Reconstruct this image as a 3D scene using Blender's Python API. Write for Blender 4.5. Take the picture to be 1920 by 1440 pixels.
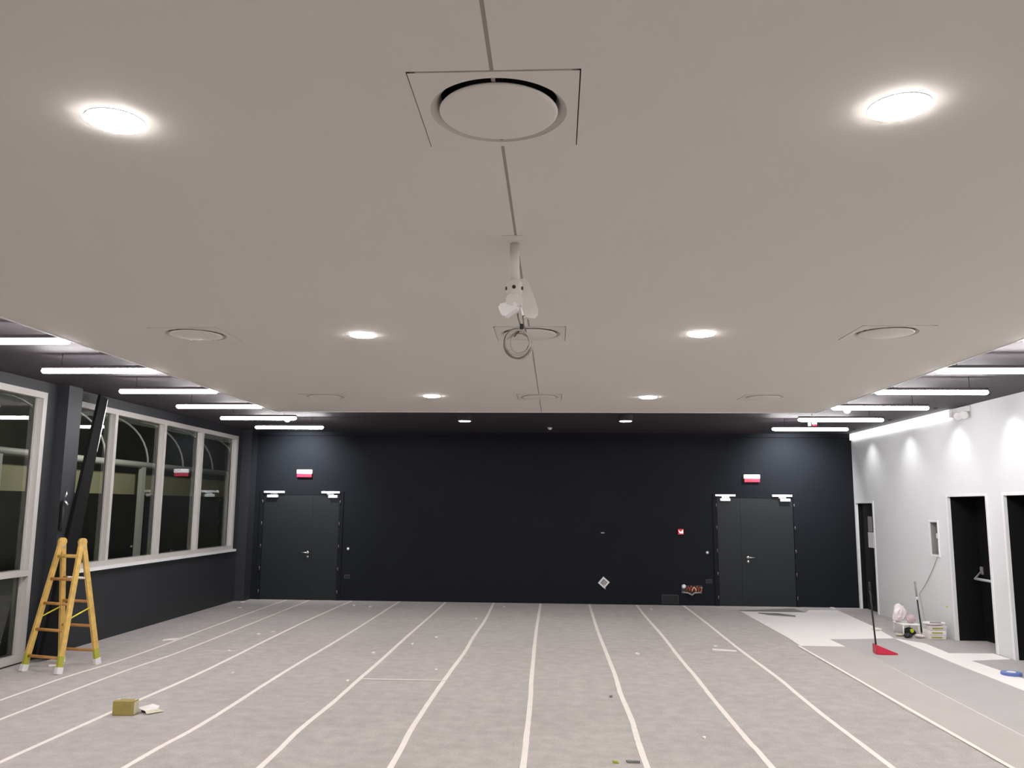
import bpy, bmesh, math, random
from mathutils import Vector, Matrix
from math import pi, sin, cos
SC = bpy.context.scene
COL = SC.collection
for o in list(bpy.data.objects): bpy.data.objects.remove(o)
random.seed(4)

# ------------------------------------------------------------------ camera
CAM_F, PITCH, YAW, ROLL = 1563.9, .1456, .0525, .0084
cd = bpy.data.cameras.new('camera'); cam = bpy.data.objects.new('camera', cd); COL.objects.link(cam)
cd.sensor_width = 36; cd.sensor_fit = 'HORIZONTAL'; cd.lens = CAM_F/1920*36; cd.clip_start = .02; cd.clip_end = 200
fw = Vector((-sin(YAW)*cos(PITCH), cos(YAW)*cos(PITCH), sin(PITCH)))
r0 = Vector((cos(YAW), sin(YAW), 0)); u0 = r0.cross(fw)
rt = cos(ROLL)*r0 + sin(ROLL)*u0; up = -sin(ROLL)*r0 + cos(ROLL)*u0
M = Matrix.Identity(4)
for i in range(3): M[i][0] = rt[i]; M[i][1] = up[i]; M[i][2] = -fw[i]
M.translation = (0, 0, 1.85); cam.matrix_world = M
SC.camera = cam

# ------------------------------------------------------------------ world, exposure
w = bpy.data.worlds.new('night'); SC.world = w; w.use_nodes = True
w.node_tree.nodes['Background'].inputs[0].default_value = (.5, .52, .45, 1)
w.node_tree.nodes['Background'].inputs[1].default_value = .012
SC.view_settings.view_transform = 'Standard'; SC.view_settings.look = 'None'
SC.view_settings.gamma = 1; SC.view_settings.exposure = 3.2
SC.view_settings.use_curve_mapping = False
E_DOWN, E_BAR, E_STRIP = 30.0, 9.5, .25
LAMP = (1.0, .975, .95)

# ------------------------------------------------------------------ room dimensions
XL, XR, YB, YF = -6.19, 5.756, 16.56, -5.0
HW, HD = 3.13, 3.30                     # white dropped ceiling, dark ceiling above it
EXL, EXR, EYB, EYF = -3.865, 3.511, 11.376, -4.2

# ------------------------------------------------------------------ materials
def mat(name, col, rough=.6, metal=0, noise=0, scale=8, bump=0, emit=None, es=0, spec=.5, bscale=None):
    m = bpy.data.materials.new(name); m.use_nodes = True; nt = m.node_tree; b = nt.nodes['Principled BSDF']
    b.inputs['Base Color'].default_value = (*col, 1); b.inputs['Roughness'].default_value = rough
    b.inputs['Metallic'].default_value = metal; b.inputs['Specular IOR Level'].default_value = spec
    tc = nt.nodes.new('ShaderNodeTexCoord')
    if noise:
        n = nt.nodes.new('ShaderNodeTexNoise'); n.inputs['Scale'].default_value = scale; n.inputs['Detail'].default_value = 6
        nt.links.new(tc.outputs['Object'], n.inputs['Vector'])
        r = nt.nodes.new('ShaderNodeMapRange'); r.inputs['From Min'].default_value = .3; r.inputs['From Max'].default_value = .7
        r.inputs['To Min'].default_value = 1-noise; r.inputs['To Max'].default_value = 1+noise
        nt.links.new(n.outputs['Fac'], r.inputs['Value'])
        mx = nt.nodes.new('ShaderNodeVectorMath'); mx.operation = 'SCALE'; mx.inputs[0].default_value = col
        nt.links.new(r.outputs['Result'], mx.inputs['Scale']); nt.links.new(mx.outputs[0], b.inputs['Base Color'])
    if bump:
        n2 = nt.nodes.new('ShaderNodeTexNoise'); n2.inputs['Scale'].default_value = bscale or scale*5; n2.inputs['Detail'].default_value = 5
        nt.links.new(tc.outputs['Object'], n2.inputs['Vector'])
        bp = nt.nodes.new('ShaderNodeBump'); bp.inputs['Strength'].default_value = bump; bp.inputs['Distance'].default_value = .01
        nt.links.new(n2.outputs['Fac'], bp.inputs['Height']); nt.links.new(bp.outputs[0], b.inputs['Normal'])
    if emit:
        b.inputs['Emission Color'].default_value = (*emit, 1); b.inputs['Emission Strength'].default_value = es
    return m
def carpet_mat():
    m = mat('carpet', (.425, .395, .375), 1, 0, spec=.1); nt = m.node_tree; b = nt.nodes['Principled BSDF']
    tc = nt.nodes['Texture Coordinate']
    def N(s, d, lo, hi):
        n = nt.nodes.new('ShaderNodeTexNoise'); n.inputs['Scale'].default_value = s; n.inputs['Detail'].default_value = d
        nt.links.new(tc.outputs['Object'], n.inputs['Vector'])
        r = nt.nodes.new('ShaderNodeMapRange'); r.inputs['From Min'].default_value = .3; r.inputs['From Max'].default_value = .7
        r.inputs['To Min'].default_value = lo; r.inputs['To Max'].default_value = hi
        nt.links.new(n.outputs['Fac'], r.inputs['Value']); return r
    a, c, e = N(7, 8, .90, 1.10), N(60, 3, .9, 1.1), N(1.1, 3, .96, 1.05)
    m1 = nt.nodes.new('ShaderNodeMath'); m1.operation = 'MULTIPLY'; m2 = nt.nodes.new('ShaderNodeMath'); m2.operation = 'MULTIPLY'
    nt.links.new(a.outputs[0], m1.inputs[0]); nt.links.new(c.outputs[0], m1.inputs[1])
    nt.links.new(m1.outputs[0], m2.inputs[0]); nt.links.new(e.outputs[0], m2.inputs[1])
    mx = nt.nodes.new('ShaderNodeVectorMath'); mx.operation = 'SCALE'; mx.inputs[0].default_value = (.425, .395, .375)
    nt.links.new(m2.outputs[0], mx.inputs['Scale']); nt.links.new(mx.outputs[0], b.inputs['Base Color'])
    b.inputs['Sheen Weight'].default_value = .11; b.inputs['Sheen Roughness'].default_value = .5
    bp = nt.nodes.new('ShaderNodeBump'); bp.inputs['Strength'].default_value = .3; bp.inputs['Distance'].default_value = .004
    nt.links.new(c.outputs[0], bp.inputs['Height']); nt.links.new(bp.outputs[0], b.inputs['Normal'])
    return m
def glass_mat():
    m = bpy.data.materials.new('window_glass'); m.use_nodes = True; nt = m.node_tree; nt.nodes.clear()
    o = nt.nodes.new('ShaderNodeOutputMaterial'); t = nt.nodes.new('ShaderNodeBsdfTransparent'); g = nt.nodes.new('ShaderNodeBsdfGlossy')
    g.inputs['Roughness'].default_value = 0.0; t.inputs[0].default_value = (.82, .84, .78, 1)
    f = nt.nodes.new('ShaderNodeFresnel'); f.inputs['IOR'].default_value = 1.75
    mx = nt.nodes.new('ShaderNodeMixShader'); nt.links.new(f.outputs[0], mx.inputs[0])
    nt.links.new(t.outputs[0], mx.inputs[1]); nt.links.new(g.outputs[0], mx.inputs[2]); nt.links.new(mx.outputs[0], o.inputs[0])
    return m
MT = dict(
 carpet=carpet_mat(),
 ceiling=mat('white_ceiling_board', (.675, .64, .60), .85, noise=.012, scale=.7),
 seam=mat('seam_grey', (.33, .30, .28), .9),
 dark=mat('anthracite_wall_paint', (.029, .032, .037), .55, noise=.05, scale=1.5, spec=.35),
 darkceil=mat('dark_ceiling_paint', (.037, .030, .036), .7, noise=.05, scale=2),
 backdark=mat('black_back_wall_paint', (.0150, .0168, .0205), .55, noise=.05, scale=1.5, spec=.03),
 white=mat('right_wall_paint', (.74, .755, .76), .75, noise=.012, scale=1.2),
 door=mat('anthracite_door', (.017, .020, .022), .45, noise=.03, scale=2, spec=.2),
 black=mat('black_door_leaf', (.008, .008, .009), .5, spec=.2),
 trim=mat('white_trim', (.85, .86, .85), .4),
 frame=mat('white_window_profile', (.54, .52, .49), .45),
 glass=glass_mat(),
 dgrey=mat('grey_plastic', (.30, .29, .28), .5, noise=.03),
 hinge=mat('dull_hinge_metal', (.12, .12, .12), .5, .3, noise=.03),
 cover=mat('dark_plate_plastic', (.03, .03, .034), .5, noise=.03),
 plenum=mat('vent_dark_inside', (.012, .011, .01), .9),
 vent=mat('vent_white_metal', (.665, .63, .59), .5),
 steel=mat('brushed_steel', (.75, .76, .77), .28, 1, noise=.04, scale=20),
 closer=mat('silver_closer', (.80, .82, .84), .35, .2, noise=.02),
 lamp=mat('lamp_diffuser', (.9, .9, .9), .4, emit=LAMP, es=E_DOWN),
 bar=mat('bar_diffuser', (.9, .9, .9), .4, emit=(1, .955, .965), es=E_BAR),
 strip=mat('strip_diffuser', (.9, .9, .9), .4, emit=(1, 1, 1), es=E_STRIP),
 whiteplastic=mat('white_plastic', (.78, .77, .77), .35, noise=.02),
 red=mat('red_plastic', (.62, .02, .06), .35, noise=.04),
 redsign=mat('red_sign_face', (.55, .03, .07), .35, emit=(1, .05, .12), es=.012),
 signwhite=mat('white_sign_face', (.85, .8, .82), .35, emit=(1, .9, .93), es=.06),
 wood=mat('yellow_ladder_wood', (.66, .43, .12), .5, noise=.16, scale=14, bump=.15),
 rung=mat('orange_ladder_rung', (.50, .25, .07), .5, noise=.16, scale=14),
 lime=mat('lime_paint', (.42, .42, .05), .5, noise=.1),
 brace=mat('yellow_strap', (.80, .70, .05), .45, noise=.04),
 box=mat('ochre_cardboard', (.33, .26, .075), .7, noise=.08, scale=20),
 boxside=mat('pale_cardboard_edge', (.6, .56, .42), .7, noise=.05),
 film=mat('white_board_surface', (.93, .90, .87), .5, noise=.015, scale=2),
 mat_=mat('light_grey_roll', (.44, .425, .41), .8, noise=.03, scale=3),
 mat2=mat('warm_grey_roll', (.475, .445, .415), .8, noise=.03, scale=3),
 tape=mat('cream_tape', (.84, .78, .72), .6, noise=.04, scale=12),
 paper=mat('white_scrap_paper', (.80, .76, .73), .8, noise=.04),
 greysheet=mat('grey_offcut', (.2, .19, .175), .8, noise=.05),
 blackfoil=mat('matt_black_board', (.010, .010, .010), .7, noise=.1, spec=.1),
 blue=mat('blue_plastic', (.11, .17, .45), .4, noise=.1, scale=30),
 bag=mat('thin_white_bag', (.78, .70, .72), .35, noise=.06, scale=20),
 bag2=mat('pinkish_bag', (.55, .44, .45), .4, noise=.1, scale=25),
 blackrub=mat('black_rubber', (.012, .012, .013), .5, noise=.1),
 limebag=mat('lime_fabric', (.55, .68, .02), .6, noise=.1),
 wire=mat('red_wire', (.42, .06, .03), .4, noise=.1), wire2=mat('cream_wire', (.75, .6, .35), .4, noise=.05),
 cable=mat('grey_cable', (.40, .37, .34), .35, noise=.05), cabled=mat('dark_grey_cable', (.13, .12, .11), .4, noise=.05),
 concrete=mat('grey_yard', (.12, .12, .11), .9, noise=.15, scale=2),
 outwhite=mat('outside_white_metal', (.7, .7, .66), .5, noise=.03),
 outbeige=mat('outside_beige_fascia', (.42, .40, .26), .7, noise=.1, scale=1),
 outdark=mat('outside_dark_wall', (.16, .16, .14), .9, noise=.1, scale=1),
)

# ------------------------------------------------------------------ helpers
def BM(): return bmesh.new()
def box(bm, x0, x1, y0, y1, z0, z1, m=0, mtx=None):
    vs = [bm.verts.new((x, y, z)) for x in (x0, x1) for y in (y0, y1) for z in (z0, z1)]
    if mtx is not None:
        for v in vs: v.co = mtx @ v.co
    for f in ((0,1,3,2),(4,6,7,5),(0,4,5,1),(2,3,7,6),(0,2,6,4),(1,5,7,3)):
        fc = bm.faces.new([vs[i] for i in f]); fc.material_index = m
def rbox(bm, x0, x1, y0, y1, z0, z1, r=.005, m=0, mtx=None):
    b = BM(); box(b, x0, x1, y0, y1, z0, z1)
    bmesh.ops.bevel(b, geom=b.edges[:], offset=r, segments=2, affect='EDGES', profile=.5)
    merge(bm, b, m, mtx)
def merge(bm, b, m=0, mtx=None):
    mp = {}
    for v in b.verts: mp[v] = bm.verts.new(mtx @ v.co if mtx is not None else v.co)
    for f in b.faces:
        try: nf = bm.faces.new([mp[v] for v in f.verts]); nf.material_index = m; nf.smooth = f.smooth
        except ValueError: pass
    b.free()
def tube(bm, pts, r, seg=10, m=0, cap=True, closed=False):
    pts = [Vector(p) for p in pts]; n = len(pts); rs = r if isinstance(r, (list, tuple)) else [r]*n
    rings = []; prev = None
    for i, p in enumerate(pts):
        if closed: t = pts[(i+1) % n]-pts[i-1]
        else: t = (pts[min(i+1, n-1)]-pts[max(i-1, 0)])
        t.normalize()
        if prev is None:
            a = Vector((0, 0, 1)) if abs(t.z) < .9 else Vector((1, 0, 0)); nrm = t.cross(a).normalized()
        else: nrm = (prev - t*prev.dot(t)).normalized()
        prev = nrm; bi = t.cross(nrm)
        rings.append([bm.verts.new(p + (nrm*cos(2*pi*k/seg)+bi*sin(2*pi*k/seg))*rs[i]) for k in range(seg)])
    for i in range(n if closed else n-1):
        A, B = rings[i], rings[(i+1) % n]
        for k in range(seg):
            f = bm.faces.new((A[k], A[(k+1) % seg], B[(k+1) % seg], B[k])); f.smooth = True; f.material_index = m
    if cap and not closed:
        for R_ in (rings[0], rings[-1]):
            f = bm.faces.new(R_); f.material_index = m
def lathe(bm, prof, seg=32, m=0, mtx=None):
    """prof: list of (radius, z)"""
    b = BM(); rings = []
    for r, z in prof:
        if r < 1e-6: rings.append([b.verts.new((0, 0, z))])
        else: rings.append([b.verts.new((r*cos(2*pi*k/seg), r*sin(2*pi*k/seg), z)) for k in range(seg)])
    for A, B in zip(rings, rings[1:]):
        for k in range(seg):
            k2 = (k+1) % seg
            if len(A) == 1 and len(B) == 1: continue
            if len(A) == 1: f = b.faces.new((A[0], B[k], B[k2]))
            elif len(B) == 1: f = b.faces.new((A[k], A[k2], B[0]))
            else: f = b.faces.new((A[k], A[k2], B[k2], B[k]))
            f.smooth = abs(prof[0][1]-prof[-1][1]) > 0
    merge(bm, b, m, mtx)
def slab(bm, poly, z0, z1, m=0):
    a = [bm.verts.new((x, y, z0)) for x, y in poly]; b = [bm.verts.new((x, y, z1)) for x, y in poly]
    bm.faces.new(b).material_index = m; bm.faces.new(a[::-1]).material_index = m
    for i in range(len(poly)):
        j = (i+1) % len(poly); bm.faces.new((a[i], a[j], b[j], b[i])).material_index = m
def obj(name, bm, mats, parent=None, label=None, loc=None, smooth=None):
    bmesh.ops.recalc_face_normals(bm, faces=bm.faces[:])
    me = bpy.data.meshes.new(name); bm.to_mesh(me); bm.free()
    for m in (mats if isinstance(mats, (list, tuple)) else [mats]): me.materials.append(MT[m])
    o = bpy.data.objects.new(name, me); COL.objects.link(o)
    if loc: o.location = loc
    if parent: o.parent = parent
    if label: o['label'] = label
    return o
def tag(o, label, cat, group=None, kind=None):
    o['label'] = label; o['category'] = cat
    if group: o['group'] = group
    if kind: o['kind'] = kind
    return o
def thing(name, label, cat, loc=(0, 0, 0), group=None, rotz=0, kind=None):
    o = bpy.data.objects.new(name, None); COL.objects.link(o); o.location = loc; o.rotation_euler = (0, 0, rotz)
    o.empty_display_size = .1
    return tag(o, label, cat, group, kind)
def struct(name, bm, mats, label=None, cat=None, parent=None):
    o = obj(name, bm, mats, parent)
    if not parent:
        o['kind'] = 'structure'
        o['label'] = label; o['category'] = cat
    return o
def copy_tree(r, loc, label, rotz=None):
    c = r.copy(); COL.objects.link(c); c.location = loc; c['label'] = label
    if rotz is not None: c.rotation_euler = (0, 0, rotz)
    for ch in r.children:
        d = ch.copy(); COL.objects.link(d); d.parent = c
        for g in ch.children:
            e = g.copy(); COL.objects.link(e); e.parent = d
    return c
def grid_wall(bm, axis, c0, c1, a0, a1, z0, z1, holes, m=0):
    """solid wall between c0..c1 on its thin axis with rectangular openings (a0,a1,z0,z1)"""
    A = sorted({a0, a1, *[h[0] for h in holes], *[h[1] for h in holes]}); Z = sorted({z0, z1, *[h[2] for h in holes], *[h[3] for h in holes]})
    for i in range(len(A)-1):
        run = None
        for j in range(len(Z)-1):
            ca, cz = (A[i]+A[i+1])/2, (Z[j]+Z[j+1])/2
            hole = any(h[0] < ca < h[1] and h[2] < cz < h[3] for h in holes)
            if not hole: run = (run[0] if run else Z[j], Z[j+1])
            if (hole or j == len(Z)-2) and run:
                if axis == 0: box(bm, c0, c1, A[i], A[i+1], run[0], run[1], m)
                else: box(bm, A[i], A[i+1], c0, c1, run[0], run[1], m)
                run = None

# ------------------------------------------------------------------ floor, walls, ceilings
b = BM(); box(b, XL-.3, XR+1.2, YF-.2, YB+.2, -.1, 0)
struct('floor', b, 'carpet', 'grey carpeted floor of the hall', 'floor')
# door openings in the right wall, window openings in the left wall
DA, DB, DC = (15.62, 16.46, 0, 1.96), (11.58, 12.67, 0, 2.04), (10.02, 11.12, 0, 2.04)
NI = (13.06, 13.31, 1.18, 1.665)
DD = (3.0, 4.1, 0, 2.04)
b = BM(); grid_wall(b, 0, XR, XR+.14, YF, YB, 0, HD+.1, [DA, DB, DC, NI])
struct('wall_right', b, 'white', 'pale grey right wall with dark doorways', 'wall')
WIN1, WIN2 = (4.30, 9.78, 0.02, 3.17), (10.06, 15.99, .985, 3.16)
b = BM(); grid_wall(b, 0, XL-.12, XL, YF, YB, -.02, HD+.1, [WIN1, WIN2])
struct('wall_left', b, 'dark', 'dark anthracite left wall around the windows', 'wall')
DL, DR = (-5.86, -4.235, 0, 2.085), (3.085, 4.635, 0, 2.085)
b = BM(); grid_wall(b, 1, YB, YB+.2, XL-.3, XR+.14, -.02, HD+.1, [(DL[0], DL[1], -.02, DL[3]), (DR[0], DR[1], -.02, DR[3])])
struct('wall_back', b, 'backdark', 'black anthracite back wall with two double doors', 'wall')
b = BM(); box(b, XL-.3, XR+.14, YF-.2, YF, -.02, HD+.1)
struct('wall_front', b, 'dark', 'dark wall behind the camera', 'wall')
b = BM(); box(b, XL, XL+.13, 10.02, 10.32, 0, HD)
struct('trim_1', b, 'dark', 'dark pier beside the second window', 'pier')
b = BM(); box(b, XL, XL+.19, 16.22, YB, 0, HD)
struct('trim_2', b, 'dark', 'dark corner pier between window and back wall', 'pier')
b = BM(); box(b, XL+.19, XR, YB-.06, YB, 3.225, HD)
struct('trim_3', b, 'backdark', 'dark ledge along the top of the back wall', 'ledge')
# dark ceiling border
b = BM(); box(b, XL-.3, XR+.14, YF-.2, YB+.2, HD, HD+.1)
struct('ceiling', b, 'darkceil', 'dark perimeter ceiling', 'ceiling')
# white dropped ceiling: two boards with a seam, square holes for the diffusers
VX, VY, VS = [-2.745, -.186, 2.42], [-.98, 2.57, 6.13, 9.77], .262
SX = -.19
b = BM()
holes = [(x-VS, x+VS, y-VS, y+VS) for x in VX for y in VY]
def in_hole(x, y): return any(h[0] < x < h[1] and h[2] < y < h[3] for h in holes)
gx = sorted({EXL, EXR, SX-.006, SX+.006, *[h[0] for h in holes], *[h[1] for h in holes]})
gy = sorted({EYF, EYB, *[h[2] for h in holes], *[h[3] for h in holes]})
for i in range(len(gx)-1):
    for j in range(len(gy)-1):
        cx, cy = (gx[i]+gx[i+1])/2, (gy[j]+gy[j+1])/2
        if in_hole(cx, cy) or abs(cx-SX) < .006: continue
        box(b, gx[i], gx[i+1], gy[j], gy[j+1], HW, HW+.03)
bmesh.ops.remove_doubles(b, verts=b.verts[:], dist=1e-5)
# drop the faces shared by neighbouring cells
seen = {}
for f in b.faces: seen.setdefault(tuple(sorted(v.index for v in f.verts)), []).append(f)
b.verts.index_update(); seen = {}
for f in b.faces: seen.setdefault(tuple(sorted(v.index for v in f.verts)), []).append(f)
bmesh.ops.delete(b, geom=[f for fs in seen.values() if len(fs) > 1 for f in fs], context='FACES_ONLY')
o = struct('ceiling_2', b, 'ceiling', 'large white dropped ceiling panel with a centre seam', 'ceiling')
b = BM(); box(b, EXL+.06, EXR-.06, EYF+.06, EYB-.06, HW+.16, HD); 
for x in (EXL+.02, EXR-.05): box(b, x, x+.03, EYF, EYB, HW+.03, HD)
for y in (EYF+.02, EYB-.05): box(b, EXL+.02, EXR-.02, y, y+.03, HW+.03, HD)
struct('trim_4', b, 'plenum', 'dark void between the two ceilings', 'trim')
b = BM(); box(b, SX-.006, SX+.006, EYF, EYB, HW+.002, HW+.012)
struct('trim_5', b, 'seam', 'grey seam down the middle of the white ceiling', 'trim')
b = BM()
box(b, EXL-.012, EXL, EYF, EYB+.012, HW-.006, HW+.035); box(b, EXR, EXR+.012, EYF, EYB+.012, HW-.006, HW+.035)
box(b, EXL, EXR, EYB, EYB+.012, HW-.006, HW+.035)
struct('trim_6', b, 'trim', 'white edge profile around the dropped ceiling', 'trim')

# ------------------------------------------------------------------ windows (left wall)
def window(name, label, y0, y1, z0, z1, mull, transoms):
    root = bpy.data.objects.new(name, None); COL.objects.link(root); root.location = (XL, (y0+y1)/2, z0)
    root['kind'] = 'structure'; root['label'] = label; root['category'] = 'window'
    oy, oz = -(y0+y1)/2, -z0
    d0, d1 = -.10, .012
    b = BM(); fw_ = .075
    box(b, d0, d1, y0+oy, y0+oy+fw_, 0, z1+oz); box(b, d0, d1, y1+oy-fw_, y1+oy, 0, z1+oz)
    box(b, d0, d1, y0+oy+fw_, y1+oy-fw_, z1+oz-.075, z1+oz); box(b, d0, d1, y0+oy+fw_, y1+oy-fw_, 0, .08)
    # inner sash step
    for (a0, a1) in ((y0+fw_, y0+fw_+.03), (y1-fw_-.03, y1-fw_)): box(b, d0, -.05, a0+oy, a1+oy, .08, z1+oz-.075)
    obj('window_frame', b, 'frame', root)
    for y in mull:
        b = BM(); box(b, d0, d1-.004, y+oy-.035, y+oy+.035, .08, z1+oz-.075); box(b, d0, -.05, y+oy-.06, y+oy+.06, .08, z1+oz-.075)
        obj('mullion', b, 'frame', root)
    for z in transoms:
        b = BM(); box(b, d0, d1+.004, y0+oy+fw_, y1+oy-fw_, z+oz-.035, z+oz+.035)
        obj('transom', b, 'frame', root)
    ys = [y0+fw_] + list(mull) + [y1-fw_]
    for k in range(len(ys)-1):
        b = BM(); box(b, -.079, -.073, ys[k]+oy+.002, ys[k+1]+oy-.002, .08, z1+oz-.075)
        # single reflecting sheet: keep only the room-side face
        bmesh.ops.delete(b, geom=[f for f in b.faces if abs(f.calc_center_median().x+.073) > 1e-4], context='FACES')
        obj('pane', b, 'glass', root)
    return root
w1 = window('window_1', 'tall white framed floor length window at the left edge', *WIN1, [5.3, 6.8, 8.28], [1.03])
w2 = window('window_2', 'four pane white framed window behind the ladder', *WIN2, [11.43, 12.93, 14.36], [])
b = BM(); box(b, -.02, .07, WIN2[0]-.0-13.025+.28, WIN2[1]-13.025+.03, -.03, .012)
obj('window_sill', b, 'trim', w2)

# ------------------------------------------------------------------ back double doors
def double_door(name, label, x0, x1, z1, lever_x, dirn, split, cl, cr):
    root = bpy.data.objects.new(name, None); COL.objects.link(root); root.location = ((x0+x1)/2, YB, 0)
    root['kind'] = 'structure'; root['label'] = label; root['category'] = 'door'
    c = (x0+x1)/2; a0, a1, s = x0-c, x1-c, split-c
    b = BM()
    box(b, a0-.03, a0+.045, -.02, .09, 0, z1+.03); box(b, a1-.045, a1+.03, -.02, .09, 0, z1+.03); box(b, a0+.045, a1-.045, -.02, .09, z1-.035, z1+.03)
    obj('door_frame', b, 'backdark', root)
    for k, (p, q) in enumerate(((a0+.05, s-.003), (s+.003, a1-.05))):
        b = BM(); rbox(b, p, q, -.008, .05, .012, z1-.04, .004)
        lf = obj('door_leaf', b, 'door', root)
    b = BM(); box(b, s-.02, s+.02, -.014, -.008, .02, z1-.045); obj('meeting_strip', b, 'door', root)
    # closers: slide rail on the frame, body on the leaf
    for (xa, xb, ba, bb) in (cl, cr):
        b = BM(); rbox(b, xa-c, xb-c, -.055, -.02, z1-.012, z1+.03, .004)
        rl = obj('closer_rail', b, 'closer', root)
        b = BM(); rbox(b, ba-c, bb-c, -.075, -.008, z1-.10, z1-.045, .006)
        bd = obj('closer_body', b, 'closer', root)
        b = BM(); box(b, (xa+xb)/2-c-.07, (xa+xb)/2-c+.07, -.06, -.05, z1-.04, z1-.014); obj('closer_arm', b, 'steel', root)
    # lever handle with its key rosette
    lx = lever_x-c; b = BM()
    T = Matrix.Translation((lx, -.008, .915)) @ Matrix.Rotation(pi/2, 4, 'X')
    lathe(b, [(0, .012), (.026, .012), (.027, .008), (.027, 0)], 20, mtx=T)
    tube(b, [(lx, -.01, .915), (lx, -.055, .915), (lx+.012*dirn, -.062, .915), (lx+.125*dirn, -.06, .915)], [.011, .011, .011, .009], 10)
    obj('door_handle', b, 'steel', root)
    b = BM(); T = Matrix.Translation((lx, -.008, .835)) @ Matrix.Rotation(pi/2, 4, 'X')
    lathe(b, [(0, .014), (.01, .014), (.012, .008), (.024, .008), (.025, 0)], 20, mtx=T)
    obj('key_rosette', b, 'steel', root)
    for xh in (a0+.03, a1-.03):
        for z in (.16, .6, 1.035, 1.475, 1.905):
            b = BM(); tube(b, [(xh, -.03, z-.035), (xh, -.03, z+.035)], .011, 8); box(b, xh-.004, xh+.004, -.03, -.008, z-.03, z+.03)
            obj('hinge', b, 'hinge', root)
    return root
double_door('door_1', 'dark double fire door left on the back wall', *DL[:2], DL[3], -4.885, -1, -4.83, (-5.81, -5.39, -5.735, -5.52), (-4.645, -4.275, -4.50, -4.315))
double_door('door_2', 'dark double fire door right on the back wall', *DR[:2], DR[3], 3.70, 1, 3.60, (3.10, 3.49, 3.19, 3.385), (4.19, 4.57, 4.335, 4.53))

# ------------------------------------------------------------------ right wall door recesses
def recess_door(name, label, y0, y1, z1, depth, bar=False):
    root = bpy.data.objects.new(name, None); COL.objects.link(root); root.location = (XR, (y0+y1)/2, 0)
    root['kind'] = 'structure'; root['label'] = label; root['category'] = 'door'
    c = (y0+y1)/2; a0, a1 = y0-c, y1-c
    t = .02; tw = .045
    b = BM()   # white casing round the opening
    box(b, -.012, .03, a0-tw, a0+.004, 0, z1); box(b, -.012, .03, a1-.004, a1+tw, 0, z1); box(b, -.012, .03, a0-tw, a1+tw, z1, z1+tw)
    obj('door_frame', b, 'trim', root)
    b = BM()   # black reveals
    box(b, .03, depth, a0-.02, a0+.004, 0, z1); box(b, .03, depth, a1-.004, a1+.02, 0, z1); box(b, .03, depth, a0-.02, a1+.02, z1-.004, z1+.02)
    obj('door_reveal', b, 'black', root)
    b = BM(); rbox(b, depth-.01, depth+.04, a0+.0, a1-.0, .01, z1, .004); leaf = obj('door_leaf', b, 'black', root)
    if bar:
        z = .875; yh = 12.60-c; b = BM()
        tube(b, [(depth-.125, yh, z), (depth-.125, yh-.4, z), (depth-.125, a0+.12, z)], .019, 12)
        br = obj('push_bar', b, 'closer', root)
        for yy in (yh, a0+.12):
            b = BM(); tube(b, [(depth-.125, yy, z), (depth-.06, yy+.01, z+.07), (depth-.012, yy+.012, z+.115)], [.016, .012, .012], 10)
            rbox(b, depth-.03, depth-.008, yy-.02, yy+.045, z+.06, z+.17, .004)
            obj('bar_arm', b, 'dgrey', root)
    return root
recess_door('door_3', 'black doorway at the far end of the pale wall', *DA[:2], DA[3], .10)
recess_door('door_4', 'black recessed door with a push bar on the pale wall', *DB[:2], DB[3], .40, True)
recess_door('door_5', 'black recessed doorway cut by the right picture edge', *DC[:2], DC[3], .40)
# small recessed niche with junction box
n = thing('wall_niche', 'small upright recessed box with grey inside on the pale right wall', 'electrical box', (XR, (NI[0]+NI[1])/2, NI[2]))
c = (NI[0]+NI[1])/2; a0, a1, h = NI[0]-c, NI[1]-c, NI[3]-NI[2]
b = BM(); box(b, .0, .13, a0, a0+.008, 0, h); box(b, 0, .13, a1-.008, a1, 0, h); box(b, 0, .13, a0, a1, 0, .008); box(b, 0, .13, a0, a1, h-.008, h); box(b, .12, .13, a0, a1, 0, h)
obj('back_box', b, 'dgrey', n)
b = BM(); box(b, -.012, .004, a0-.03, a0, -.03, h+.03); box(b, -.012, .004, a1, a1+.03, -.03, h+.03); box(b, -.012, .004, a0, a1, -.03, 0); box(b, -.012, .004, a0, a1, h, h+.03)
obj('surround', b, 'trim', n)
b = BM(); rbox(b, .05, .119, .01, .07, .24, .32, .004); rbox(b, .07, .119, -.06, -.02, .1, .2, .004); obj('terminal_block', b, 'whiteplastic', n)

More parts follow.
